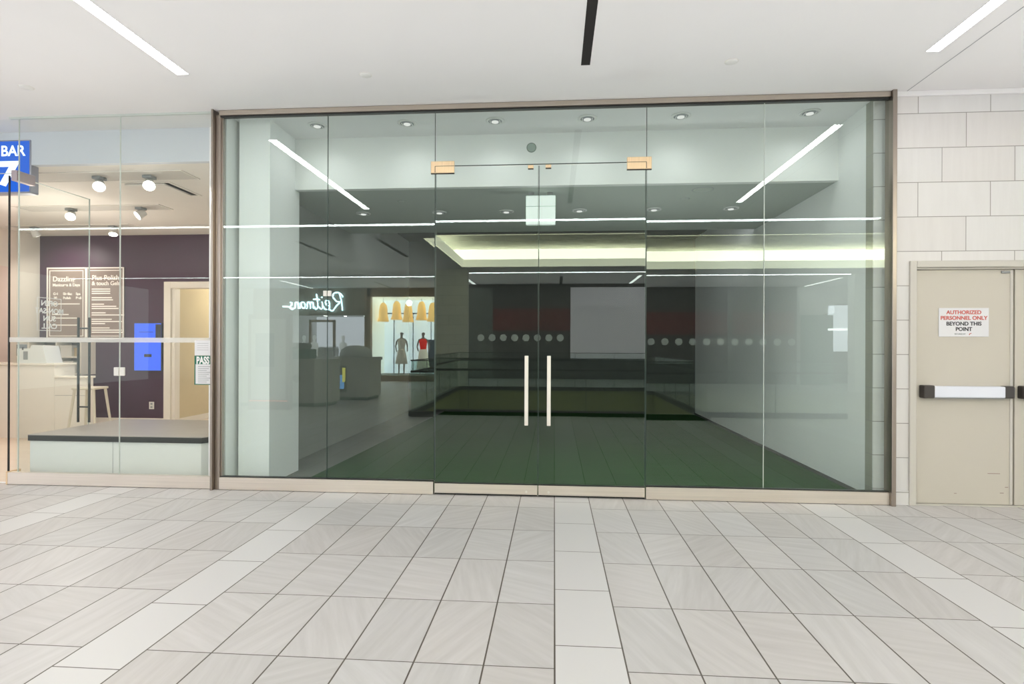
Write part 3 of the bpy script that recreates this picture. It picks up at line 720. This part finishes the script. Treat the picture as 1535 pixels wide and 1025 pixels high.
# menu boards
def menu(x0, x1, z0, z1, label, lines, head):
    cx, cz = (x0+x1)/2, (z0+z1)/2
    o = empty('menu_board', (cx, SY-.012, cz), label=label, cat='menu board')
    w, h = (x1-x0)/2, (z1-z0)/2
    MB().box(-w, w, -.012, .01, -h, h).build('board', M['menuboard'], o)
    b = MB(); i = .05; t = .012
    for (a0, a1, c0, c1) in ((-w+i, w-i, -h+i, -h+i+t), (-w+i, w-i, h-i-t, h-i), (-w+i, -w+i+t, -h+i, h-i), (w-i-t, w-i, -h+i, h-i)): b.box(a0, a1, -.016, -.012, c0, c1)
    for (a0, a1, c0, c1) in ((-w, w, -h, -h+.02), (-w, w, h-.02, h), (-w, -w+.02, -h, h), (w-.02, w, -h, h)): b.box(a0, a1, -.015, -.012, c0, c1)
    b.build('border', M['menuline'], o)
    for s_, z, sz, x in head: text_mesh(s_, sz, M['menuline'], 'menu_lettering', o, (x-w, -.0155, h-z), align='LEFT', bold=.002)
    b = MB()
    for (x, z, ln) in lines: b.box(-w+x, -w+x+ln, -.0155, -.012, h-z-.009, h-z+.009)
    b.build('menu_text_lines', M['menuline'], o)
menu(-8.63, -7.915, 1.44, 2.66, 'left taupe menu board with three columns on the salon wall', [(.10, .62, .5), (.10, .80, .30), (.10, .86, .45), (.10, .98, .5)],
     [('Dazzling', .20, .12, .11), ('Manicures & Days', .30, .068, .11), ('Gel', .45, .06, .12), ('Shellac', .45, .06, .30), ('Spa', .45, .06, .53), ('30', .52, .06, .13), ('Polish', .52, .06, .30), ('Pedi', .52, .06, .53)])
rl = []
for i, ln in enumerate([.33, .33, .33, 0, .36, .38, 0, .22, .44, .48, 0, .25, .58, 0, .36, .54, .24, 0, .32, .54, .56]):
    if ln: rl.append((.10, .37+i*.0365, ln))
menu(-7.913, -7.24, 1.44, 2.66, 'right taupe menu board listing polish services on the salon wall', rl, [('Plus Polish', .18, .115, .10), ('& touch Gels', .275, .095, .10)])

# screen, outlet
ws = empty('wall_screen', (-6.80, SY-.02, 1.315), label='tall blue glowing screen on the purple salon wall', cat='screen')
MB().box(-.245, .245, -.022, .02, -.405, .405, bev=.004).build('bezel', M['blackink'], ws)
MB().box(-.235, .235, -.024, -.022, -.395, .395).build('display', M['screen'], ws)
b = MB(); b.box(-.06, .07, -.0255, -.024, -.17, -.12); b.box(-.15, .10, -.0255, -.024, .245, .252); b.box(.14, .235, -.0255, -.024, .14, .38); b.build('screen_text', M['blackink'], ws)
ol = empty('wall_outlet', (-6.755, SY, .33), label='white wall outlet low on the purple wall', cat='outlet')
MB().box(-.045, .045, -.008, 0, -.062, .062, bev=.003).build('plate', M['ivory'], ol)
b = MB(); b.box(-.018, .018, -.0095, -.008, .012, .042); b.box(-.018, .018, -.0095, -.008, -.042, -.012); b.build('socket', M['greyink'], ol)

# track lights on the salon ceiling
def head(x, y, z, aim, label):
    o = empty('spot_light', (x, y, z), label=label, cat='spot light')
    MB().box(-.05, .05, -.05, .05, -.03, 0, bev=.004).build('mount', M['greyink'], o)
    b = MB(); b.tube([(0, 0, -.03), (0, 0, -.06)], .012, 8); b.build('stem', M['greyink'], o)
    c = Vector((0, 0, -.085)); d = Vector(aim).normalized()
    hd = MB(); hd.tube([c-d*.055, c+d*.05], .045, 24, .062); hd = hd.build('lamp_head', M['trimwhite'], o, smooth=False)
    MB().tube([c+d*.050, c+d*.0525], .056, 24).build('lamp_face', M['spot'], hd)
    ld = bpy.data.lights.new('spot_beam', 'SPOT'); ld.energy = 48; ld.color = (1, .93, .84); ld.spot_size = 2.2; ld.spot_blend = 1; ld.shadow_soft_size = .06
    lo = bpy.data.objects.new('spot_beam', ld); COL.objects.link(lo); lo.parent = o; lo.location = c+d*.09
    lo.rotation_euler = d.to_track_quat('-Z', 'Y').to_euler()
    return o
# recessed white trays that carry the spots
def tray(x0, x1, y0, y1, label):
    o = empty('light_tray', ((x0+x1)/2, (y0+y1)/2, SZ), label=label, cat='light tray')
    w, d = (x1-x0)/2, (y1-y0)/2
    MB().box(-w, w, -d, d, -.006, 0).build('tray_plate', mat('tray_white', (.62, .60, .56), .8), o)
    b = MB(); f = .012; b.box(-w-f, -w, -d, d, -.009, 0); b.box(w, w+f, -d, d, -.009, 0); b.box(-w-f, w+f, -d-f, -d, -.009, 0); b.box(-w-f, w+f, d, d+f, -.009, 0)
    b.build('tray_rim', M['salonceil'], o)
tray(-6.15, -3.95, .62, .92, 'nearest recessed light tray with two spots on the salon ceiling')
tray(-7.25, -5.2, 1.98, 2.25, 'middle recessed light tray with two spots on the salon ceiling')
tray(-8.5, -6.5, 3.1, 3.35, 'farthest recessed light tray with two spots on the salon ceiling')
head(-5.00, .78, 3.194, (.5, -.65, -.62), 'lit ceiling spot on the nearest tray, left one')
head(-4.42, .78, 3.194, (.45, -.65, -.62), 'lit ceiling spot on the nearest tray, right one')
head(-6.55, 2.12, 3.194, (.4, -.65, -.62), 'lit ceiling spot on the middle tray, left one')
head(-5.55, 2.12, 3.194, (-.5, -.65, -.62), 'lit ceiling spot on the middle tray, right one')
head(-8.15, 3.22, 3.194, (0, .6, -.8), 'ceiling spot on the farthest tray, left one, facing the wall')
head(-6.85, 3.22, 3.194, (.2, -.3, -.9), 'lit ceiling spot on the farthest tray, right one')
vt = empty('ceiling_vent', (-4.65, 1.30, SZ), rz=0, label='square ceiling vent with open dark gap on the salon ceiling', cat='vent')
b = MB(); b.box(-.30, .30, .27, .30, -.01, 0); b.box(-.30, .30, -.30, -.27, -.01, 0); b.box(-.30, -.27, -.27, .27, -.01, 0); b.box(.27, .30, -.27, .27, -.01, 0); b.build('frame', M['salonceil'], vt)
MB().box(-.27, .27, -.27, .27, -.002, 0).build('throat', M['slot'], vt)
MB().box(-.262, .215, -.262, .215, -.028, -.010, bev=.003).build('blade', M['salonceil'], vt)

# illuminated box sign
bs = empty('box_sign', (-5.66, .45, 3.175), label='blue illuminated BAR 7 box sign at the upper left corner', cat='sign')
MB().box(-.34, .275, -.10, -.0, -.265, .285, bev=.008).build('case', M['signside'], bs)
MB().box(-.325, .262, -.104, -.100, -.25, .27).build('sign_face', M['signblue'], bs)
text_mesh('BAR', .150, M['signwhite'], 'sign_lettering', bs, (.085, -.106, .165), bold=.003, width=.98)
text_mesh('7', .33, M['signwhite'], 'sign_number', bs, (.03, -.106, -.075), bold=.014, width=1.35)
b = MB(); b.tube([(-.2, -.05, .28), (-.2, -.05, .365)], .012, 8); b.tube([(.18, -.05, .28), (.18, -.05, .365)], .012, 8); b.build('hanger', M['greyplastic'], bs)

# hours lettering on the salon door glass (reads from outside, so its back is seen)
for i, s_ in enumerate(('OPEN', 'MON-SAT', 'SUN', 'CALL')[:4]):
    me = text_mesh(s_, .075, M['decal'], 'hours_lettering', gd, (.002, .36, 1.77-i*.078), rot=(PI/2, 0, -PI/2), bold=.0015)

# unseen fill lights added to brighten salon and hall, no fixtures
lamp('POINT', 'hall_added_fill', (-5.5, 5.4, 2.5), 45, (1, .92, .78), .1)
lamp('POINT', 'salon_added_fill', (-6.6, 1.9, 2.2), 40, (1, .9, .8), .25)

# ================================================================== REFLECTED SIDE, behind the viewer
# guard rails round the opening
def guard(x0, y0, x1, y1, label, n):
    L_ = math.hypot(x1-x0, y1-y0); a = math.atan2(y1-y0, x1-x0)
    o = empty('guard_rail', (x0, y0, 0), rz=a, label=label, cat='guard rail')
    MB().box(0, L_, -.05, .05, 0, .10).build('curb', M['curb'], o)
    b = MB(); b.keep = True; b.quad((0, 0, .10), (L_, 0, .10), (L_, 0, 1.07), (0, 0, 1.07)); b.build('glass_panel', M['guardglass'], o)
    b = MB()
    for i in range(1, n): b.box(L_*i/n-.006, L_*i/n+.006, -.006, .006, .1, 1.07)
    b.build('panel_joint', M['edge'], o)
    MB().tube([(0, .05, .86), (L_, .05, .86)], .021, 10).build('handrail', M['handrail'], o)
    MB().box(0, L_, -.012, .012, 1.06, 1.078).build('cap', M['handrail'], o)
    return o
guard(AX0, AY1-.02, AX1, AY1-.02, 'near glass guard rail along the opening behind the viewer', 5)
guard(AX0, AY0, AX1, AY0, 'far glass guard rail along the opening', 5)
guard(AX0-.02, AY1-.09, AX0-.02, AY0+.06, 'left glass guard rail along the opening', 4)
guard(AX1+.02, AY1-.09, AX1+.02, AY0+.06, 'right glass guard rail along the opening', 4)
guard(AX1+.1, AY1-.5, 5.5, AY1-.5, 'glass guard rail on the right floor behind the viewer', 2)
tc_ = tag(MB().box(-3.56, -2.60, -12.0, -11.60, 0, CE).build('stone_column', M['coltile']), 'stone tiled column at the corner of the opening', 'column')

# opposite storefront, dark with red band and dots
od = empty('wall_dark_shopfront', (2.7, -16.05, 0), label='charcoal shopfront with a dark red band across the opening', kind='structure')
MB().box(-5.9, 5.95, 0, .03, 1.8, 2.62).build('red_band', M['shopred'], od)
MB().box(-5.95, -5.0, .0, .04, 0, 3.4).build('side_panel', M['greywall'], od)
MB().box(3.6, 3.75, .0, .06, 0, 3.4).build('mullion', M['greywall'], od)
hb = empty('hoarding_panel', (1.95, -15.96, .71), label='lilac grey hoarding panel over the dark shopfront', cat='panel')
MB().box(-1.35, 1.38, -.02, .02, 0, 2.69).build('panel', M['hoarding'], hb)
sd = tag(MB().lathe([(.13, 0), (.13, .012)], seg=20).build('safety_dot', M['dot']), 'pale round dot in the row across the dark shopfront', 'dot', 'pale dots across the dark shopfront')
sd.rotation_euler = (-PI/2, 0, 0)
xs = [-2.75+.425*i for i in range(8)]+[3.55+.50*i for i in range(11)]
for i, x in enumerate(xs):
    o = sd if i == 0 else sd.copy()
    if i: COL.objects.link(o)
    o.location = (x, -16.0, 1.53)
# bright opening at the far right
fr = empty('bright_shop_window', (10.2, -16.0, 0), label='bright shop window at the far right of the reflection', cat='shop window')
MB().box(-.55, .95, 0, .06, .05, 2.9).build('frame', M['slot'], fr)
MB().box(-.42, .75, .06, .08, 1.2, 2.85).build('lit_back', M['shoplight'], fr)
MB().box(-1.4, -.2, 0, .08, 2.55, 2.95).build('header', M['white'], fr)
MB().box(-1.35, -.25, .02, .09, 0, 2.5).build('dark_opening', M['kioskgreen'], fr)
MB().box(-.42, .75, .08, .10, 1.95, 2.02).build('light_bar', M['farstrip'], fr)

# left shop with script sign
lw = empty('wall_fashion_shop', (-9.4, -16.05, 0), label='open lit fashion shop with slatted fascia', kind='structure')
MB().box(-2.2, 2.2, 0, .12, 2.50, CE).build('fascia', M['slats'], lw)
MB().box(2.2, 2.29, -.1, .15, 0, CE).build('frame_post', M['bronzeframe'], lw)
MB().box(-2.3, 2.2, -6, -5.95, 0, 3.2).build('back_wall', M['shoplight'], lw)
MB().box(-2.35, -2.3, -6, 0, 0, 3.2).build('side_wall', M['white'], lw)
MB().box(2.2, 2.25, -6, 0, 0, 3.2).build('side_wall', M['white'], lw)
MB().box(-2.3, 2.2, -6, 0, 2.75, 2.8).build('shop_ceiling', M['white'], lw)
MB().box(-2.3, 2.2, -6, 0, -.02, .002).build('shop_floor', M['white'], lw)
b = MB()
for i in range(4):
    for j in range(4): b.lathe([(.07, 0), (.07, .02)], c=(-1.6+i*.95+.3*(j % 2), -1.0-j*1.2, 2.72), seg=10)
b.build('ceiling_spots', M['shopspot'], lw)['kind'] = 'stuff'
b = MB(); b.box(-1.6, -1.5, -3.6, -3.5, 0, 2.5); b.box(-.5, -.4, -3.6, -3.5, 0, 2.5); b.box(-1.6, -.4, -3.6, -3.5, 2.4, 2.5); b.build('fitting_frame', M['bronzeframe'], lw)
def torso(x, y, label, m, hgt=1.5):
    o = empty('bust_form', (x, y, 0), label=label, cat='mannequin')
    MB().lathe([(.16, 0), (.02, .03), (.02, hgt-.6), (.14, hgt-.58), (.12, hgt-.4), (.17, hgt-.18), (.16, hgt-.06), (.05, hgt), (.045, hgt+.06), (.08, hgt+.14), (.085, hgt+.2), (.05, hgt+.27), (.01, hgt+.28)], seg=16, sy=.7).build('form', M[m], o, smooth=True)
for i, (x, y) in enumerate(((-8.9, -18.2), (-9.9, -17.6), (-10.7, -18.4))):
    torso(x, y, 'white bust form inside the lit shop, %s' % ('nearest the post', 'middle one', 'farthest in')[i], 'skinwhite')
def rack(x, y, label, ms):
    o = empty('clothes_rack', (x, y, 0), label=label, cat='clothes rack')
    b = MB(); b.tube([(-.6, 0, 0), (-.6, 0, 1.3), (.6, 0, 1.3), (.6, 0, 0)], .015, 8); b.build('frame', M['greyplastic'], o)
    for i in range(12):
        xx = -.54+i*.095
        MB().box(xx, xx+.06, -.2, .2, .45+.1*random.random(), 1.27, bev=.015).build('garment', M[random.choice(ms)], o)
rack(-7.9, -17.4, 'rack of pink and white clothes by the shop post', ['clothpink', 'clothwhite', 'denim'])
rack(-10.2, -19.4, 'rack of white clothes deep in the lit shop', ['clothwhite', 'denim', 'clothwhite'])

# script neon sign (cursive strokes), reads left to right for one facing the shop
ns = empty('neon_script_sign', (-9.15, -15.88, 2.98), rz=PI, label='blue-white neon script sign on the slatted fascia', cat='sign')
def stroke(pts, r=.026, n=6):
    # Catmull-Rom through the points
    P_ = [Vector((p[0], 0, p[1])) for p in pts]; P_ = [P_[0]]+P_+[P_[-1]]; out = []
    for i in range(1, len(P_)-2):
        for k in range(n):
            t = k/n; a, b_, c, d = P_[i-1], P_[i], P_[i+1], P_[i+2]
            out.append(.5*((2*b_)+(c-a)*t+(2*a-5*b_+4*c-d)*t*t+(3*b_-a-3*c+d)*t**3))
    out.append(P_[-2]); return out, r
letters = {
 'R': [[(-1.10, -.30), (-1.06, .05), (-.98, .34)], [(-1.12, .22), (-1.0, .36), (-.80, .38), (-.72, .24), (-.86, .06), (-1.0, .02), (-.86, -.12), (-.72, -.30), (-.60, -.26)]],
 'e': [[(-.60, -.12), (-.46, -.06), (-.44, .06), (-.54, .08), (-.60, -.08), (-.56, -.24), (-.42, -.24), (-.34, -.12)]],
 'i': [[(-.30, .04), (-.32, -.14), (-.27, -.24), (-.18, -.16)], [(-.31, .20), (-.27, .22)]],
 't': [[(-.08, .34), (-.14, -.10), (-.08, -.24), (.0, -.16)], [(-.22, .12), (.04, .14)]],
 'm': [[(.04, .02), (.04, -.22), (.06, -.02), (.13, .03), (.16, -.04), (.15, -.22), (.18, -.02), (.25, .03), (.28, -.06), (.28, -.18), (.34, -.22)]],
 'a': [[(.52, .0), (.42, .02), (.36, -.10), (.42, -.22), (.50, -.14), (.54, .0), (.54, -.16), (.60, -.22)]],
 'n': [[(.62, .0), (.62, -.22), (.65, -.02), (.73, .02), (.76, -.06), (.76, -.18), (.81, -.22)]],
 's': [[(.96, .02), (.88, -.02), (.92, -.10), (.96, -.18), (.88, -.24), (.82, -.2)], [(.96, -.16), (1.25, -.13)]]}
for k, ss in letters.items():
    b = MB()
    for s_ in ss:
        o_, r_ = stroke(s_); b.tube(o_, r_, 6)
    b.build('neon_letter', M['neon'], ns)

# display window with mannequins and gold bells
dw = empty('window_9', (-5.75, -16.05, 0), label='bright display window framed in bronze', kind='structure')
b = MB(); b.box(-1.35, -1.22, -.1, .12, 0, CE); b.box(1.25, 1.38, -.1, .12, 0, CE); b.box(-1.35, 1.38, -.1, .12, 3.22, CE); b.box(-1.35, 1.38, -.1, .12, 0, .22); b.build('frame', M['bronzeframe'], dw)
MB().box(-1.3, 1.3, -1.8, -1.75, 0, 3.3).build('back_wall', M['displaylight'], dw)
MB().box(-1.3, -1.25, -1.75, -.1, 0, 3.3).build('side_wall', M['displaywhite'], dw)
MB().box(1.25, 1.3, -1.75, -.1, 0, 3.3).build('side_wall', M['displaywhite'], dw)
MB().box(-1.3, 1.3, -1.75, -.1, 3.22, 3.3).build('ceiling_panel', M['displaywhite'], dw)
MB().box(-1.25, 1.25, -1.75, -.1, .0, .22).build('plinth', M['greywall'], dw)
b = MB()
for x in (-.85, -.05, .7): b.box(x, x+.02, -1.74, -1.70, .2, 2.7)
b.box(-1.25, 1.25, -1.74, -1.70, 2.66, 2.70)
b.build('panel_joint', M['denim'], dw)
MB().box(.60, 1.22, -1.72, -1.66, .25, 1.6).build('dark_backdrop', M['denim'], dw)
for i, (x, z) in enumerate(((.98, 2.30), (.48, 2.38), (-.02, 2.28), (-.52, 2.36), (-1.0, 2.30))):
    o = empty('gold_bell', (-5.75-x, -16.75-.15*(i % 2), z), label='large gold bell lamp in the display window, number %s from the shop sign' % ('one', 'two', 'three', 'four', 'five')[i], cat='bell lamp', group='gold bells in the display window')
    MB().lathe([(.235, 0), (.215, .07), (.18, .2), (.165, .42), (.14, .62), (.07, .73), (.02, .75)], seg=20).build('bell', M['gold'], o, smooth=True)
    MB().tube([(0, 0, .74), (0, 0, 3.22-z)], .008, 6).build('cord', M['greyplastic'], o)
def mannequin(x, y, label, top, skirt, skirt_prof):
    o = empty('mannequin', (x, y, .22), label=label, cat='mannequin')
    me = bpy.data.meshes.new('body'); V = [(0, 0, .92), (0, 0, 1.12), (0, 0, 1.34), (0, .0, 1.45), (0, 0, 1.52), (0, 0, 1.66), (-.085, 0, .86), (-.10, .01, .48), (-.10, 0, .08), (.085, 0, .86), (.10, .02, .48), (.10, 0, .08), (-.17, 0, 1.36), (-.24, .02, 1.10), (-.20, -.06, .88), (.17, 0, 1.36), (.24, .02, 1.10), (.20, -.06, .88), (-.10, .10, .02), (.10, .10, .02)]
    E_ = [(0, 1), (1, 2), (2, 3), (3, 4), (4, 5), (0, 6), (6, 7), (7, 8), (0, 9), (9, 10), (10, 11), (2, 12), (12, 13), (13, 14), (2, 15), (15, 16), (16, 17), (8, 18), (11, 19)]
    R_ = [.13, .10, .12, .05, .05, .09, .085, .055, .035, .085, .055, .035, .05, .035, .025, .05, .035, .025, .03, .03]
    me.from_pydata(V, E_, []); ob = bpy.data.objects.new('body', me); COL.objects.link(ob); ob.parent = o
    sk = ob.modifiers.new('skin', 'SKIN')
    for i, v in enumerate(me.skin_vertices[0].data): v.radius = (R_[i], R_[i]*.8)
    me.skin_vertices[0].data[0].use_root = True
    ss = ob.modifiers.new('sub', 'SUBSURF'); ss.levels = 1; ss.render_levels = 1
    me.materials.append(M['skin'])
    MB().lathe([(.13, .94), (.125, 1.05), (.15, 1.22), (.17, 1.32), (.12, 1.40)], seg=20, sy=.72).build('top', M[top], o, smooth=True)
    MB().lathe(skirt_prof, seg=24, sy=.75).build('skirt', M[skirt], o, smooth=True)
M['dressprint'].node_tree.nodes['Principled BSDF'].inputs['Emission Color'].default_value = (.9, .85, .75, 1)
M['dressprint'].node_tree.nodes['Principled BSDF'].inputs['Emission Strength'].default_value = .7  # print dress brightened by emission instead of display light
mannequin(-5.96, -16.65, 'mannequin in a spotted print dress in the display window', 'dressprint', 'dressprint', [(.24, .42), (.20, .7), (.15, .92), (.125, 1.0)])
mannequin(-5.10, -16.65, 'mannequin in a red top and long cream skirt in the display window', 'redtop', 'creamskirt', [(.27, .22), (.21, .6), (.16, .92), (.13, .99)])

lamp('POINT', 'display_added_fill', (-5.6, -16.4, 3.0), 70, (.95, 1, 1), .1)  # added fill to lighten the mannequin fronts, no fixture
# kiosk
ks = empty('mall_kiosk', (-5.6, -7.3, 0), label='beige service kiosk counter in the mall, nearer block', cat='kiosk')
b = MB(); b.prism([(-1.4, .35), (.35, .35), (.62, .05), (.62, -.45), (-1.4, -.45)], .08, 1.0); b.build('counter', M['kiosk'], ks)
b = MB(); b.prism([(-1.42, .38), (.37, .38), (.65, .06), (.65, -.47), (-1.42, -.47)], 1.0, 1.05); b.build('top', M['kiosktop'], ks)
b = MB(); b.prism([(-1.36, .30), (.33, .30), (.57, .03), (.57, -.40), (-1.36, -.40)], 0, .08); b.build('toe_kick', M['kioskgreen'], ks)
b = MB(); b.tube([(-.05, .36, .62), (-.05, .352, .62)], .085, 20); b.build('round_badge', M['menuboard'], ks)
k2 = empty('mall_kiosk', (-5.0, -9.0, 0), label='beige service kiosk counter in the mall, farther block with display', cat='kiosk')
MB().box(-.9, .45, -.5, .45, .08, .98).build('counter', M['kiosk'], k2)
MB().box(-.93, .48, -.53, .48, .98, 1.06).build('top', M['kiosktop'], k2)
MB().box(-.85, .40, -.45, .40, 0, .08).build('toe_kick', M['kioskgreen'], k2)
MB().box(-.62, -.12, .45, .47, .2, .85).build('niche', M['greyplastic'], k2)
MB().box(-.40, -.18, .47, .48, .28, .62).build('lit_screen', M['fabricblue'], k2)
MB().box(-.22, -.15, .47, .485, .45, .8).build('lit_strip', M['yellow'], k2)
mo = empty('kiosk_monitor', (-6.35, -7.2, 1.05), label='green-backed monitor on the nearer kiosk', cat='monitor')
MB().box(-.28, .28, -.02, .02, .12, .42, bev=.01).build('screen', M['kioskgreen'], mo); MB().box(-.04, .04, -.03, .03, 0, .14).build('stand', M['greyplastic'], mo)
m2 = empty('kiosk_monitor', (-5.75, -7.35, 1.05), label='box display on the nearer kiosk beside the monitor', cat='display')
MB().box(-.30, .30, -.2, .2, 0, .22, bev=.02).build('box', M['kioskgreen'], m2); MB().box(-.22, .22, -.15, .15, .22, .36, bev=.04).build('lid', M['greyplastic'], m2)
ch = empty('kiosk_hood', (-5.05, -9.0, 1.06), label='low glass hood on the farther kiosk', cat='hood')
MB().lathe([(.42, 0), (.42, .10), (.36, .2), (.2, .28), (.03, .30)], seg=20, sy=.6).build('hood', M['register'], ch, smooth=True)
ps = empty('advert_stand', (-5.92, -6.38, 0), label='framed advert stand in the mall with a red foot line', cat='advert stand')
MB().box(-.48, .42, -.08, .08, 0, 2.0, bev=.01).build('frame', M['menuboard'], ps)
MB().box(-.40, .34, .08, .09, .22, 1.9).build('poster', M['posterface'], ps)
MB().box(-.44, .38, .085, .095, .18, .20).build('foot_line', M['posterred'], ps)
MB().box(-.30, .10, .09, .10, .9, 1.6).build('poster_picture', M['greyplastic'], ps)

# ================================================================== light
w = bpy.data.worlds.new('World'); S.world = w; w.use_nodes = True
bg = w.node_tree.nodes['Background']; bg.inputs[0].default_value = (.95, .97, 1, 1); bg.inputs[1].default_value = 2.5
lamp('AREA', 'added_fill_uplight', (0, -2.75, 2.72), 84, (1, .985, .985), 14.5, (PI, 0, 0), 4.6)  # added upward fills that brighten the ceiling, no such fixtures in the mall
lamp('AREA', 'added_fill_uplight', (0, -14.3, 2.72), 90, (1, .985, .985), 18, (PI, 0, 0), 3.4)
lamp('AREA', 'added_fill_uplight', (-9.3, -8.6, 2.72), 160, (1, .985, .985), 12, (PI, 0, 0), 5)
lamp('POINT', 'added_unit_fill', (1.0, 1.15, 1.5), 24, (.97, 1, .98), .12)  # added fill that brightens the vacant unit, no lamp stands there
# ================================================================== camera
cam = bpy.data.cameras.new('camera'); co = bpy.data.objects.new('camera', cam); COL.objects.link(co)
cam.sensor_width = 36; cam.lens = 845.794/1535*36; cam.sensor_fit = 'HORIZONTAL'
cam.shift_y = (518.692-512.5)/1535
cam.clip_start = .05
yaw, roll = .0745993, .00356554
F = Vector((-math.sin(yaw), math.cos(yaw), 0)); R0 = Vector((math.cos(yaw), math.sin(yaw), 0)); U0 = R0.cross(F)
Rv = R0*math.cos(roll)+U0*math.sin(roll); Uv = U0*math.cos(roll)-R0*math.sin(roll)
mt = Matrix((Rv, Uv, -F)).transposed().to_4x4(); mt.translation = Vector((0, -5.07483, 1.35))
co.matrix_world = mt
S.camera = co
S.view_settings.view_transform = 'Standard'
S.view_settings.look = 'None'
S.view_settings.exposure = 0
S.cycles.max_bounces = 10; S.cycles.diffuse_bounces = 5; S.cycles.glossy_bounces = 4; S.cycles.transparent_max_bounces = 16
S.cycles.sample_clamp_indirect = 6
